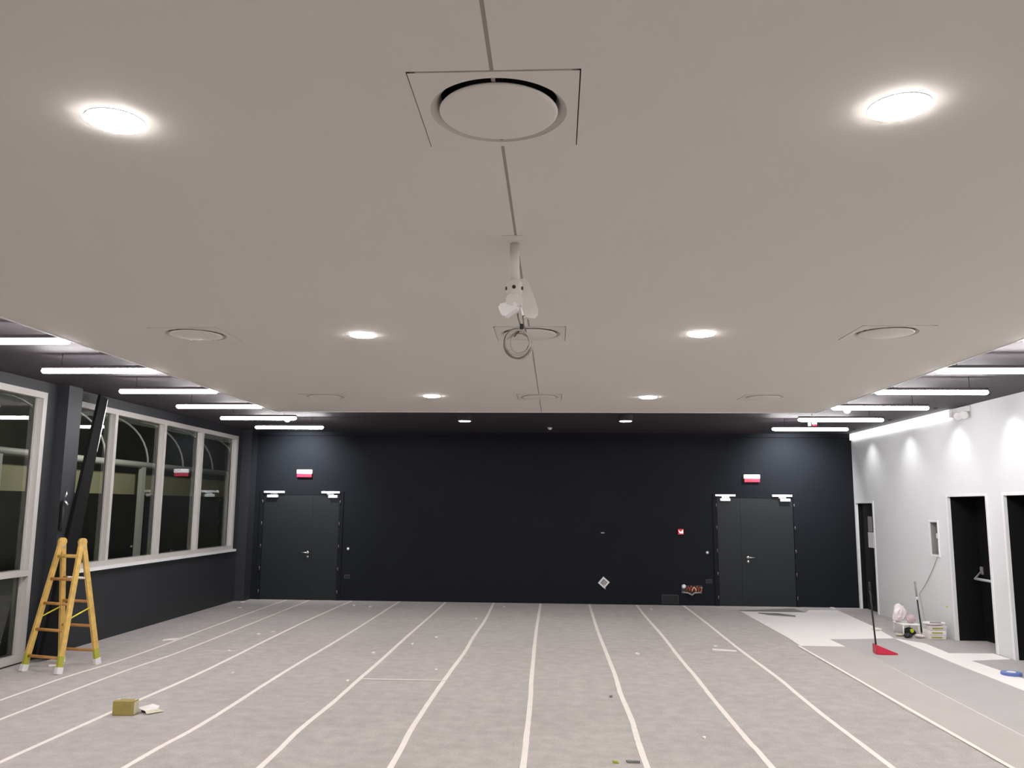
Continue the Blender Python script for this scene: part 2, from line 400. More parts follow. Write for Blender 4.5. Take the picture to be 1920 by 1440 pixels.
# ------------------------------------------------------------------ ceiling diffusers
def make_vent():
    root = thing('ceiling_vent', '', 'air diffuser', (0, 0, HW), 'round air diffusers set in the white ceiling')
    ro, s = .223, VS-.004; b = BM(); seg = 64; inn, out, inn2 = [], [], []
    for k in range(seg):
        a = 2*pi*(k+.5)/seg; cx, sy = cos(a), sin(a); q = s/max(abs(cx), abs(sy))
        inn.append(b.verts.new((ro*cx, ro*sy, -.003))); out.append(b.verts.new((q*cx, q*sy, -.003))); inn2.append(b.verts.new((q*cx, q*sy, .012)))
    # snap the ring to true corners
    for k in range(seg):
        k2 = (k+1) % seg
        b.faces.new((inn[k], inn[k2], out[k2], out[k])); b.faces.new((out[k], out[k2], inn2[k2], inn2[k]))
    for sx in (-1, 1):
        for sy in (-1, 1):
            v = b.verts.new((s*sx, s*sy, -.003)); near = sorted(out, key=lambda q: (q.co-v.co).length)[:2]; b.faces.new((v, near[0], near[1]))
    obj('frame', b, 'vent', root)
    b = BM(); lathe(b, [(.223, -.003), (.219, .004), (.205, .014), (.197, .022), (.19, .05)], 64); obj('cone', b, 'vent', root)
    b = BM(); lathe(b, [(.19, .05), (.19, .1), (.185, .12), (0, .12)], 48); obj('plenum', b, 'plenum', root)
    b = BM(); lathe(b, [(0, -.010), (.182, -.010), (.190, -.008), (.194, -.004), (.190, .001), (0, .002)], 64); obj('disc', b, 'vent', root)
    b = BM(); tube(b, [(0, 0, 0), (0, 0, .12)], .012, 8); obj('spindle', b, 'dgrey', root)
    b = BM(); box(b, -.075, -.055, .165, .185, 0, .1); obj('bracket', b, 'dgrey', root)
    return root
rowname = {2.57: 'nearest the camera on the ceiling seam, largest in view', 6.13: 'in the second row', 9.77: 'in the far row before the dark border'}
posname = {0: 'left', 1: 'middle', 2: 'right'}
vlab = {(1, 2.57): 'large square white diffuser with round disc at the top centre of the photo',
 (0, 6.13): 'round white diffuser on the left half of the ceiling, level with the hanging cable coil',
 (1, 6.13): 'square white diffuser directly behind the hanging cable coil',
 (2, 6.13): 'round white diffuser on the right half of the ceiling, level with the hanging cable coil',
 (0, 9.77): 'flat looking distant diffuser at the left near the dark border',
 (1, 9.77): 'flat looking distant diffuser on the seam near the dark border',
 (2, 9.77): 'flat looking distant diffuser at the right near the dark border'}
v0 = make_vent(); first = True
for yi in VY[1:]:
    for xi in range(3):
        if yi == VY[1] and xi != 1: continue
        if first: v0.location = (VX[xi], yi, HW); v0['label'] = vlab[(xi, yi)]; first = False
        else: copy_tree(v0, (VX[xi], yi, HW), vlab[(xi, yi)])
for xi in range(3):
    for yi in VY[:2]:
        if (xi, yi) == (1, VY[1]): continue
        # diffusers outside the frame: plain closing boards of the ceiling
        b = BM(); box(b, VX[xi]-VS, VX[xi]+VS, yi-VS, yi+VS, HW, HW+.03)
        struct('trim_%d' % (10+xi+3*(yi > 0)), b, 'ceiling', 'white ceiling infill board', 'trim')

# ------------------------------------------------------------------ round downlights
def make_down():
    root = thing('ceiling_light', '', 'ceiling light', (0, 0, 0), 'round glowing downlights')
    b = BM(); lathe(b, [(.098, 0), (.098, -.004), (.094, -.005)], 48); obj('rim', b, 'trim', root)
    b = BM(); lathe(b, [(0, -.0095), (.06, -.009), (.088, -.0075), (.094, -.0055), (.0945, -.002)], 48); obj('diffuser', b, 'lamp', root)
    return root
dl = [(-1.485, 2.585, 'largest round light, upper left of the white ceiling'), (1.10, 2.575, 'largest round light, upper right of the white ceiling'),
 (-1.463, 6.155, 'round light in the second row, left of the cable coil'), (1.083, 6.145, 'round light in the second row, right of the cable coil'),
 (-1.453, 9.69, 'round light in the third row, left, just before the dark border'), (1.088, 9.77, 'round light in the third row, right, just before the dark border'),
 (-1.46, 13.34, 'small round light left on the dark ceiling strip before the back wall'), (1.115, 13.27, 'small round light right on the dark ceiling strip before the back wall'),
 (-1.485, -1.0, 'round light on the left behind the camera'), (1.10, -1.0, 'round light on the right behind the camera')]
d0 = make_down()
for i, (x, y, l) in enumerate(dl):
    z = HW-.001 if y < 12 else HD-.095
    if i == 0: d0.location = (x, y, z); d0['label'] = l; o = d0
    else: o = copy_tree(d0, (x, y, z), l)
    if y > 12:
        b = BM(); lathe(b, [(.112, .095), (.112, 0), (.104, 0)], 40); obj('housing', b, 'darkceil', o)

# ------------------------------------------------------------------ linear LED bars on the dark border
BZ = 3.13
def make_bar(L):
    root = thing('linear_light', '', 'linear light')
    b = BM(); rbox(b, -L/2+.006, L/2-.006, -.025, .025, .022, .050, .003); obj('housing', b, 'darkceil', root)  # hood added over the tube to keep its light off the ceiling
    for x in (-L/2+.2, L/2-.2):
        b = BM(); tube(b, [(x, 0, .05), (x, 0, HD-BZ)], .004, 6); obj('hanger', b, 'darkceil', root)
    b = BM(); tube(b, [(-L/2, 0, 0), (-L/2+.012, 0, 0), (-L/2+.03, 0, 0), (L/2-.03, 0, 0), (L/2-.012, 0, 0), (L/2, 0, 0)], [.008, .021, .027, .027, .021, .008], 16); obj('diffuser', b, 'bar', root)
    return root
ordn = ['nearest', 'second', 'third', 'fourth', 'fifth', 'farthest']
for side, x0, x1, nm in ((0, -5.045, -3.88, 'left'), (1, 3.527, 4.745, 'right')):
    L = x1-x0; base = make_bar(L); base['group'] = 'linear lights on the %s dark ceiling border' % nm
    for k in range(-6, 6):
        y = 6.372+1.476*k
        lb = '%s white glowing bar light on the %s dark ceiling border' % (ordn[k], nm) if k >= 0 else 'glowing bar light on the %s border, beside or behind the camera' % nm
        if k == 5: lb = 'farthest white glowing bar light on the %s dark border, nearest the back wall' % nm
        if k == -6: base.location = ((x0+x1)/2, y, BZ); base['label'] = lb
        else: copy_tree(base, ((x0+x1)/2, y, BZ), lb)
# long wall luminaire on the right wall
t = thing('wall_light', 'long blazing white strip light along the top of the pale right wall', 'strip light', (XR, 14.42, 3.24))
b = BM(); rbox(b, -.05, -.002, -2.05, 2.08, -.07, .055, .012); obj('diffuser', b, 'strip', t)
b = BM(); rbox(b, -.045, -.002, -2.07, -2.05, -.065, .05, .003); obj('end_cap', b, 'trim', t)
b = BM(); rbox(b, -.045, -.002, 2.08, 2.10, -.065, .05, .003); obj('end_cap', b, 'trim', t)
# spots added to throw scallops on the pale wall; no fixtures seen
sd = bpy.data.lights.new('wall_washer_beam', 'SPOT'); sd.energy = 2.4; sd.spot_size = math.radians(98); sd.spot_blend = 1; sd.color = (1, 1, 1); sd.shadow_soft_size = .03
sp0 = None
for k, y in enumerate((15.5, 13.85, 12.2, 10.75, 9.2)):
    lb = ['small wall washer spot closest to the back wall, over the pale wall', 'small wall washer spot second from the back wall', 'small wall washer spot above the emergency twin lamp', 'small wall washer spot just before the emergency twin lamp'][k] if k < 4 else 'small wall washer spot beyond the right picture edge'
    if sp0 is None:
        sp0 = thing('spot_light', lb, 'spot light', (XR-.30, y, HD), 'wall washer spots along the pale wall')
        b = BM(); lathe(b, [(.03, 0), (.03, -.012), (.022, -.014), (.02, -.004), (0, -.004)], 20); obj('housing', b, 'darkceil', sp0)
        q = bpy.data.objects.new('beam', sd); COL.objects.link(q); q.parent = sp0; q.location = (0, 0, -.03); q.rotation_euler = (0, math.radians(-6), 0)
    else: copy_tree(sp0, (XR-.30, y, HD), lb)

sd2 = bpy.data.lights.new('end_wall_beam', 'SPOT'); sd2.energy = 30; sd2.spot_size = math.radians(115); sd2.spot_blend = 1; sd2.color = (.93, .96, 1); sd2.shadow_soft_size = .05  # added to brighten the wall above the double doors, fixtures unseen
for x, lb in ((-5.05, 'small recessed spot washing the black wall above the left double door'), (4.5, 'small recessed spot washing the black wall above the right double door')):
    t = thing('spot_light', lb, 'spot light', (x, YB-.95, HD), 'spots washing the back wall')
    b = BM(); lathe(b, [(.03, 0), (.03, -.012), (.022, -.014), (.02, -.004), (0, -.004)], 20); obj('housing', b, 'darkceil', t)
    q = bpy.data.objects.new('beam', sd2); COL.objects.link(q); q.parent = t; q.location = (0, 0, -.03); q.rotation_euler = (math.radians(52), 0, 0)

# ------------------------------------------------------------------ emergency twin lamp on the right wall
t = thing('emergency_lamp', 'white emergency light with two round heads high on the pale wall', 'emergency light', (XR, 11.96, 3.15))
b = BM(); rbox(b, -.05, -.001, -.14, .16, .06, .14, .01); obj('body', b, 'whiteplastic', t)
for y in (-.08, .09):
    b = BM(); T = Matrix.Translation((-.06, y, .02)) @ Matrix.Rotation(pi/2+.35, 4, 'X') @ Matrix.Rotation(-.6, 4, 'Y')
    lathe(b, [(0, -.03), (.03, -.03), (.05, .0), (.058, .035), (.05, .04), (0, .034)], 24, mtx=T); box(b, -.045, -.02, y-.012, y+.012, .02, .07)
    obj('lamp_head', b, 'whiteplastic', t)
# small ceiling devices
def detector(x, y, lb, r=.05):
    t = thing('smoke_detector', lb, 'detector', (x, y, HD), 'white detectors on the dark ceiling border')
    b = BM(); lathe(b, [(r, 0), (r, -.015), (r*.75, -.035), (r*.4, -.045), (0, -.047)], 24); obj('dome', b, 'whiteplastic', t)
    b = BM(); lathe(b, [(r*1.15, 0), (r*1.15, -.008), (r, -.01)], 24); obj('base', b, 'dgrey', t)
detector(-4.671, 8.66, 'white detector above the second bar light on the left border')
detector(4.40, 8.74, 'white detector above the second bar light on the right border')
detector(-4.63, 14.15, 'white detector between the two farthest bar lights on the left')
detector(4.327, 12.55, 'white detector beside the fourth bar light on the right')
detector(-.10, 15.4, 'dim detector on the dark ceiling strip before the back wall centre', .04)
t = thing('fire_alarm_sounder', 'small red and white alarm hanging between the farthest bar lights on the right', 'alarm', (4.39, 14.35, HD))
b = BM(); lathe(b, [(.045, 0), (.045, -.03), (.03, -.04)], 20); obj('base', b, 'whiteplastic', t)
b = BM(); lathe(b, [(.04, -.035), (.045, -.06), (.04, -.1), (.02, -.115), (0, -.117)], 20); obj('lens', b, 'red', t)
b = BM(); rbox(b, -.11, -.06, -.02, .02, -.075, 0, .006); obj('bracket', b, 'whiteplastic', t)

# ------------------------------------------------------------------ projector mount with cables
t = thing('projector_mount', 'white ceiling projector bracket hanging on a short pole from the seam', 'projector mount', (-.2, 3.95, HW))
b = BM(); rbox(b, -.055, .045, -.12, .1, -.004, 0, .001); obj('ceiling_plate', b, 'vent', t)
b = BM(); tube(b, [(0, 0, -.005), (0, 0, -.20)], .024, 20); obj('pole', b, 'vent', t)
b = BM(); lathe(b, [(.024, -.19), (.036, -.20), (.040, -.23), (.036, -.262), (.0, -.268)], 24)
obj('swivel_joint', b, 'vent', t)
b = BM()
for a in (0, 72, 144, 216, 288): 
    aa = math.radians(a+90+180); T = Matrix.Translation((.036*cos(aa), .036*sin(aa), -.232)) @ Matrix.Rotation(aa, 4, 'Z') @ Matrix.Rotation(pi/2, 4, 'Y')
    lathe(b, [(0, .008), (.009, .008), (.009, -.006)], 12, mtx=T)
obj('screw_hole', b, 'blackrub', t, 'dark bolt holes')
# adjusting plate: rounded, tilted, sweeps down to the right
def blade(pts, th, mtx):
    b = BM(); a = [b.verts.new((x, -th/2, z)) for x, z in pts]; c_ = [b.verts.new((x, th/2, z)) for x, z in pts]
    b.faces.new(a); b.faces.new(c_[::-1])
    for i in range(len(pts)):
        j = (i+1) % len(pts); b.faces.new((a[j], a[i], c_[i], c_[j]))
    bmesh.ops.bevel(b, geom=[e for e in b.edges if abs(e.verts[0].co.y-e.verts[1].co.y) > th*.5], offset=.008, segments=3, affect='EDGES')
    bb = BM(); merge(bb, b, 0, mtx); return bb
obj('arm_plate', blade([(.0, -.20), (.035, -.165), (.06, -.17), (.095, -.26), (.118, -.33), (.112, -.362), (.085, -.37), (.045, -.36), (.03, -.30), (.0, -.27)], .03, Matrix.Translation((0, .04, 0)) @ Matrix.Rotation(.25, 4, 'Z')), 'vent', t)
obj('arm_plate', blade([(-.075, -.31), (-.03, -.30), (.02, -.305), (.025, -.33), (-.015, -.355), (-.045, -.375), (-.068, -.345)], .05, Matrix.Translation((0, .0, 0)) @ Matrix.Rotation(-.25, 4, 'Z')), 'whiteplastic', t)
obj('hinge_block', blade([(-.03, -.262), (.03, -.262), (.045, -.30), (.03, -.325), (-.03, -.318), (-.045, -.295)], .05, Matrix.Identity(4)), 'vent', t)
t = thing('cable_coil', 'loose loops of grey cable hanging under the projector bracket', 'cable', (-.17, 3.97, 2.80))
def loop(cx, cz, rx, rz, tilt, ph, y, n=28):
    return [(cx+rx*cos(a)*cos(tilt)-rz*sin(a)*sin(tilt), y+.008*sin(2*a+ph), cz+rx*cos(a)*sin(tilt)+rz*sin(a)*cos(tilt)) for a in [2*pi*k/n for k in range(n)]]
lead = [(.0, 0, -.02), (.0, -.003, -.06), (.012, -.006, -.10)]
for k, (cx, cz, rx, rz, tl, m) in enumerate([(-.01, -.165, .058, .062, .4, 'cable'), (-.015, -.172, .064, .072, .2, 'cabled'), (-.002, -.16, .046, .056, -.2, 'cable'), (-.008, -.178, .06, .066, .7, 'cable')]):
    b = BM(); tube(b, loop(cx, cz, rx, rz, tl, k*1.3, .012*(k-1.5)), .0045, 8, closed=True)
    obj('cable_loop', b, m, t)
for k, (p, m) in enumerate([([(-.014, 0, -.02), (-.012, 0, -.04), (.0, 0, -.08), (.005, 0, -.11)], 'cabled'), ([(.012, 0, -.03), (.012, 0, -.04), (.016, 0, -.08), (.035, 0, -.13), (.045, 0, -.17), (.03, 0, -.2)], 'cabled'),
      ([(.004, .0, -.085), (-.02, 0, -.088), (-.04, -.004, -.1), (-.055, 0, -.102)], 'cable'), ([(.006, 0, -.085), (-.01, .004, -.11), (-.03, .0, -.135)], 'cabled')]):
    b = BM(); tube(b, p, .004, 8); obj('cable_tail', b, m, t)
b = BM(); lathe(b, [(0, .012), (.009, .012), (.009, -.012), (0, -.012)], 12, mtx=Matrix.Translation((.006, -.002, -.085))); obj('cable_tie', b, 'blackrub', t)

# ------------------------------------------------------------------ back wall fittings
def exit_sign(x, z, lb):
    t = thing('emergency_sign', lb, 'emergency sign', (x, YB, z), 'emergency signs over the double doors')
    b = BM(); rbox(b, -.155, .155, -.06, -.001, -.005, .075, .01); obj('housing', b, 'signwhite', t)
    b = BM(); rbox(b, -.15, .15, -.055, -.001, -.075, -.005, .008); obj('red_lens', b, 'redsign', t, 'red lower face')
exit_sign(-5.007, 2.465, 'red and white lit sign above the left double door')
exit_sign(3.816, 2.425, 'red and white lit sign above the right double door')
t = thing('fire_call_point', 'small red and white call point square left of the right double door', 'call point', (2.425, YB, 1.39))
b = BM(); rbox(b, -.055, .055, -.045, -.001, -.055, .055, .006); obj('housing', b, 'red', t)
b = BM(); slab(b, [(-.05, .035), (.0, -.005), (.04, .045), (.045, -.03), (-.02, -.03)], 0, .004)
for v in b.verts: v.co = Vector((v.co.x, -.045-v.co.z, v.co.y))
obj('press_face', b, 'signwhite', t)
def door_magnet(x, z, lb):
    t = thing('door_stop', lb, 'door magnet', (x, YB, z), 'small silver discs beside the double doors')
    b = BM(); lathe(b, [(0, .03), (.022, .03), (.025, .02), (.025, 0)], 20, mtx=Matrix.Rotation(pi/2, 4, 'X')); obj('magnet', b, 'closer', t)
    b = BM(); rbox(b, -.032, .032, -.012, -.001, -.032, .032, .004); obj('mount', b, 'cover', t)
door_magnet(-4.076, .994, 'small silver disc on the wall right of the left double door')
door_magnet(2.927, .999, 'small silver disc on the wall left of the right double door')
def plate(x, z, w_, h_, lb):
    t = thing('socket_plate', lb, 'socket plate', (x, YB, z))
    b = BM(); rbox(b, -w_/2, w_/2, -.014, -.001, -h_/2, h_/2, .003); obj('cover', b, 'cover', t)
    b = BM(); rbox(b, -w_/2+.015, w_/2-.015, -.017, -.012, -h_/2+.015, h_/2-.015, .002); obj('insert', b, 'door', t)
plate(-4.078, .459, .12, .08, 'dark blank plate low on the wall right of the left double door')
plate(2.944, .457, .12, .08, 'dark blank plate low on the wall left of the right double door')
plate(2.2, .115, .32, .17, 'dark floor level box below the open wire box')
t = thing('wall_bolt', 'tiny grey bolt head on the black wall above the white tilted plate', 'bolt', (.92, YB, 1.355))
b = BM(); rbox(b, -.035, .035, -.02, -.001, -.012, .012, .005); obj('bolt_head', b, 'dgrey', t); 
t = thing('outlet_ring', 'white diamond shaped frame with grey middle on the black back wall', 'outlet', (.936, YB, .41))
b = BM(); T = Matrix.Rotation(.72, 4, 'Y')
for (p, q, r_, s_) in ((-.08, .08, .05, .08), (-.08, .08, -.08, -.05), (-.08, -.05, -.05, .05), (.05, .08, -.05, .05)): box(b, p, q, -.03, -.001, r_, s_, 0, T)
obj('frame', b, 'whiteplastic', t)
b = BM(); rbox(b, -.048, .048, -.02, -.001, -.048, .048, .004, 0, T); obj('insert', b, 'dgrey', t)
b = BM(); tube(b, [(-.02, -.03, .0), (.01, -.045, .02), (.03, -.04, -.01), (.0, -.035, -.03)], .006, 8); tube(b, [(.0, -.03, -.03), (.015, -.04, -.08), (.03, -.03, -.125)], .008, 8); obj('loose_wire', b, 'whiteplastic', t)
t = thing('wire_box', 'open wall box with red and cream wires spilling out near the floor', 'electrical box', (2.612, YB, .30))
b = BM()
for (p, q, r_, s_) in ((-.2, .2, .06, .075), (-.2, .2, -.08, -.06), (-.2, -.185, -.06, .06), (.185, .2, -.06, .06)): box(b, p, q, -.02, -.001, r_, s_)
box(b, -.185, .185, -.006, -.001, -.06, .06); obj('back_box', b, 'cover', t)
b = BM(); lathe(b, [(0, .05), (.03, .045), (.042, .02), (.04, 0)], 20, mtx=Matrix.Translation((-.15, -.01, .055)) @ Matrix.Rotation(pi/2, 4, 'X')); obj('white_cap', b, 'whiteplastic', t)
for k in range(5):
    x = -.07+k*.055; b = BM(); hgt = .05+.02*(k % 2)
    tube(b, [(x-.03, -.02, -.04), (x-.035, -.05, .0), (x, -.06, hgt), (x+.04, -.05, .0), (x+.03, -.03, -.045)], .011, 8)
    obj('wire', b, 'wire' if k != 2 else 'wire2', t)
b = BM(); tube(b, [(-.19, -.03, -.05), (-.08, -.045, -.06), (.0, -.05, -.1), (.05, -.045, -.06), (.17, -.03, -.05), (.19, -.04, .05)], .014, 8); obj('conduit', b, 'dgrey', t)

# ------------------------------------------------------------------ notices on the far doorway
t = thing('wall_notice', 'white sheet fixed inside the far black doorway, at head height', 'notice', (XR-.015, 15.74, 1.16))
b = BM(); rbox(b, -.006, 0, -.115, .13, 0, .275, .002); obj('sheet', b, 'whiteplastic', t)
t = thing('wall_plate', 'olive grey panel inside the far black doorway, above the white sheet', 'panel', (XR-.012, 15.76, 1.445))
b = BM(); rbox(b, -.008, 0, -.10, .09, 0, .275, .002); obj('sheet', b, 'dgrey', t)

# ------------------------------------------------------------------ tape strips
S = [[(-5.25, 16.5), (-5.246, 14.816), (-5.19, 12.045), (-5.15, 11.0), (-5.16, 9.903), (-5.23, 9.025), (-5.22, 7.6)],
[(-4.80, 16.5), (-4.745, 13.373), (-4.72, 10.757), (-4.78, 9.452), (-4.785, 8.27), (-4.76, 7.263)],
[(-3.957, 16.5), (-3.986, 13.772), (-3.952, 11.332), (-3.93, 10.561), (-3.912, 9.153), (-3.949, 7.879), (-3.977, 6.118)],
[(-3.022, 16.515), (-2.997, 13.57), (-2.998, 11.565), (-3.013, 10.044), (-3.009, 8.881), (-2.991, 7.901), (-2.993, 7.083), (-3.036, 6.07)],
[(-2.12, 16.5), (-2.105, 14.603), (-2.11, 12.325), (-2.097, 10.485), (-2.1, 9.182), (-2.097, 8.172), (-2.118, 7.156), (-2.091, 6.157)],
[(-1.187, 16.5), (-1.148, 14.101), (-1.164, 12.277), (-1.154, 11.036), (-1.177, 9.831), (-1.192, 8.842), (-1.198, 7.996), (-1.196, 7.135), (-1.173, 6.231)],
[(-.28, 16.5), (-.284, 12.889), (-.261, 9.919), (-.237, 8.272), (-.232, 7.216), (-.228, 6.306)],
[(.652, 16.5), (.641, 13.324), (.655, 11.101), (.664, 9.612), (.654, 8.787), (.672, 7.729), (.663, 7.194), (.66, 6.377)],
[(1.554, 16.5), (1.543, 14.821), (1.559, 12.721), (1.546, 10.959), (1.551, 9.696), (1.542, 8.654), (1.545, 7.748), (1.549, 7.111), (1.562, 6.449)],
[(2.446, 16.49), (2.453, 14.384), (2.437, 12.273), (2.439, 11.048), (2.455, 9.694), (2.431, 8.665), (2.425, 7.823), (2.436, 6.506)]]
sl = ['cream tape line nearest the window wall, starting under the ladder', 'second cream tape line from the window wall', 'cream tape line running under the ochre box',
 'cream tape line just right of the ochre box and open packet', 'cream tape line meeting the left end of the short cross tape', 'cream tape line meeting the right end of the short cross tape',
 'almost vertical cream tape line in the middle of the floor', 'cream tape line just right of the middle one, ending under the white diamond outlet',
 'cream tape line second from the pale sheeting', 'cream tape line nearest the pale sheeting on the right']
def crom(P, n=6):
    out = []
    for i in range(len(P)-1):
        p0, p1, p2, p3 = P[max(i-1, 0)], P[i], P[i+1], P[min(i+2, len(P)-1)]
        for k in range(n):
            t_ = k/n; out.append(tuple(.5*((2*p1[j])+(-p0[j]+p2[j])*t_+(2*p0[j]-5*p1[j]+4*p2[j]-p3[j])*t_**2+(-p0[j]+3*p1[j]-3*p2[j]+p3[j])*t_**3) for j in (0, 1)))
    return out+[P[-1]]
for k, (P, lb) in enumerate(zip(S, sl)):
    P = P+[(P[-1][0], 3.0), (P[-1][0], -3.5)]
    C_ = crom(P); b = BM(); hw = .0235 if k > 1 else .019
    n_ = len(C_)
    L = [(x-hw+random.uniform(-.002, .002), y) for x, y in C_]; Rr = [(x+hw+random.uniform(-.002, .002), y) for x, y in C_]
    va = [b.verts.new((*p, .003)) for p in L]; vb = [b.verts.new((*p, .003)) for p in Rr]
    vc = [b.verts.new((*p, .0005)) for p in L]; vd = [b.verts.new((*p, .0005)) for p in Rr]
    for i in range(n_-1):
        b.faces.new((va[i], va[i+1], vb[i+1], vb[i])); b.faces.new((va[i], vc[i], vc[i+1], va[i+1])); b.faces.new((vb[i], vb[i+1], vd[i+1], vd[i])); b.faces.new((vc[i], vd[i], vd[i+1], vc[i+1]))
    b.faces.new((va[0], vb[0], vd[0], vc[0])); b.faces.new((va[-1], vc[-1], vd[-1], vb[-1]))
    tag(obj('floor_tape', b, 'tape'), lb, 'tape', 'long cream tape lines on the carpet')
b = BM(); slab(b, [(-2.07, 9.235), (-1.6, 9.23), (-1.16, 9.225), (-1.16, 9.205), (-1.6, 9.2), (-2.07, 9.2)], .003, .006)
tag(obj('floor_tape', b, 'tape'), 'short cross tape joining two long tape lines on the carpet', 'tape')
b = BM(); slab(b, [(-4.37, 10.765), (-4.03, 10.80), (-4.03, 10.785), (-4.37, 10.75)], .001, .003)
tag(obj('floor_tape', b, 'tape'), 'short thin cross tape between the second and third tape lines', 'tape')

# ------------------------------------------------------------------ sheeting on the right of the floor
def sheet(name, poly, m, z0, z1, lb, cat):
    b = BM(); slab(b, poly, z0, z1)
    return tag(obj(name, b, m), lb, cat)
sheet('floor_board', [(3.345, 15.72), (4.50, 15.70), (4.66, 16.05), (5.20, 16.12), (5.12, 14.9), (5.063, 13.932), (4.90, 12.76), (3.923, 12.56), (3.93, 11.93), (3.33, 11.93), (3.36, 12.61)], 'film', .001, .006, 'bright white sheet on the floor in front of the right double door', 'floor sheet')
sheet('floor_roll', [(3.33, 11.93), (3.93, 11.93), (3.923, 12.56), (4.0, 11.05), (3.904, 9.08), (3.85, 7.4), (3.84, -3.5), (3.30, -3.5), (3.30, 6.4), (3.265, 8.284), (3.30, 10.13)], 'mat2', .001, .005, 'pale warm grey sheet beside the carpet edge', 'floor sheet')
sheet('floor_roll', [(3.923, 12.56), (4.90, 12.70), (4.845, 10.64), (4.848, 9.27), (4.85, -3.5), (3.84, -3.5), (3.85, 7.4), (3.904, 9.08), (4.0, 11.05)], 'mat_', .001, .005, 'light cool grey sheet under the red dustpan', 'floor sheet')
sheet('floor_board', [(4.90, 12.76), (5.16, 12.33), (5.12, 11.53), (5.70, 11.57), (5.70, 11.15), (5.15, 11.0), (5.19, 10.2), (5.20, 9.4), (5.22, -3.5), (4.85, -3.5), (4.848, 9.27), (4.845, 10.64)], 'film', .001, .006, 'narrow white sheet along the pale wall, branching to the doors', 'floor sheet')
sheet('floor_roll', [(5.16, 12.33), (5.70, 12.5), (5.74, 11.60), (5.12, 11.53)], 'mat_', .001, .004, 'small grey pink sheet in front of the push bar door', 'floor sheet')
sheet('floor_roll', [(5.16, 10.98), (5.74, 11.1), (5.74, 8.0), (5.21, 8.0), (5.20, 10.2)], 'mat_', .001, .004, 'grey sheet piece beside the blue ring', 'floor sheet')
b = BM(); box(b, 3.285, 3.325, -3.5, 11.93, .005, .008)
tag(obj('floor_tape', b, 'tape'), 'cream edge tape where the carpet meets the pale sheeting', 'tape')
b = BM(); tube(b, [(4.0, 11.2, .005), (3.91, 9.1, .005), (3.86, 7.4, .005), (3.86, 4, .005)], .006, 6)
tag(obj('floor_tape', b, 'paper'), 'faint pale ridge between the two grey sheets', 'tape')
sheet('offcut', [(3.60, 15.45), (3.93, 15.42), (4.16, 15.12), (4.13, 15.02), (3.74, 15.2)], 'greysheet', .007, .018, 'dark grey strip lying on the bright white sheet', 'offcut')
sheet('offcut', [(3.33, 15.85), (4.45, 16.3), (4.5, 15.72), (4.35, 15.72), (3.5, 15.74)], 'greysheet', .001, .004, 'dark grey offcut between the white sheet and the right double door', 'offcut')  # dark sliver painted in for the shadow on the carpet

# ------------------------------------------------------------------ ladder
t = thing('step_ladder', 'yellow wooden double step ladder with white feet beside the tall window', 'ladder', (-5.6, 9.55, 0))
O_ = Vector((-5.6, 9.55, 0))
A, Cc, Dd, Bb = Vector((-5.885, 9.31, 0)), Vector((-5.40, 9.17, 0)), Vector((-5.30, 9.78, 0)), Vector((-5.77, 9.84, 0))
TL, TR = Vector((-5.735, 9.60, 1.40)), Vector((-5.43, 9.49, 1.40))
def rail(p, q, s=Vector((0, 0, 0))):
    p = p-O_; q = q-O_+s; d = (q-p).normalized(); ax = (TR-TL).normalized(); ax = (ax-d*ax.dot(d)).normalized(); n_ = d.cross(ax)
    def seg(a0, a1, w0, w1, th, m, bm):
        vs = []
        for a, w_ in ((a0, w0), (a1, w1)):
            c_ = p+(q-p)*a
            vs += [bm.verts.new(c_+ax*x*th+n_*y*w_) for x, y in ((-1, -1), (1, -1), (1, 1), (-1, 1))]
        for f in ((0,1,2,3),(4,7,6,5),(0,4,5,1),(1,5,6,2),(2,6,7,3),(3,7,4,0)): bm.faces.new([vs[i] for i in f]).material_index = m
    b = BM(); seg(.13, 1.0, .032, .028, .016, 0, b); r_ = obj('rail', b, 'wood', t)
    b = BM(); seg(.045, .13, .033, .032, .0165, 0, b); obj('painted_end', b, 'lime', r_)
    b = BM(); seg(0.0, .05, .038, .036, .022, 0, b); obj('foot', b, 'whiteplastic', r_)
    return p, q
ra = rail(A, TL, Vector((0, -.02, .0))); rc = rail(Cc, TR, Vector((0, -.02, 0)))
rb = rail(Bb, TL, Vector((0, .02, 0))); rd = rail(Dd, TR, Vector((0, .02, 0)))
for (p, q), (p2, q2) in ((ra, rc), (rb, rd)):
    for f in (.115, .315, .515, .705, .885):
        b = BM(); a_, c_ = p+(q-p)*f, p2+(q2-p2)*f
        tube(b, [a_, c_], .017, 8); obj('rung', b, 'rung' if f < .8 else 'wood', t)
for P_ in (TL, TR):
    c_ = P_-O_; ax = (TR-TL).normalized(); b = BM()
    tube(b, [c_-ax*.024, c_+ax*.024], .047, 20); obj('hinge_head', b, 'wood', t)
    b = BM(); tube(b, [c_-ax*.028+Vector((0, 0, -.06)), c_+ax*.028+Vector((0, 0, -.06))], .014, 12); obj('hinge_bolt', b, 'steel', t)
for (p, q), (p2, q2) in ((ra, rb), (rc, rd)):
    b = BM(); tube(b, [p+(q-p)*.40, p2+(q2-p2)*.47], .008, 6); obj('strap', b, 'brace', t, 'bright yellow strap')
b = BM(); tube(b, [rc[0]+(rc[1]-rc[0])*.70+Vector((-.12, .06, .03)), rd[0]+(rd[1]-rd[0])*.70+Vector((0, 0, .01))], .014, 8); obj('cross_bar', b, 'whiteplastic', t, 'short white bar')
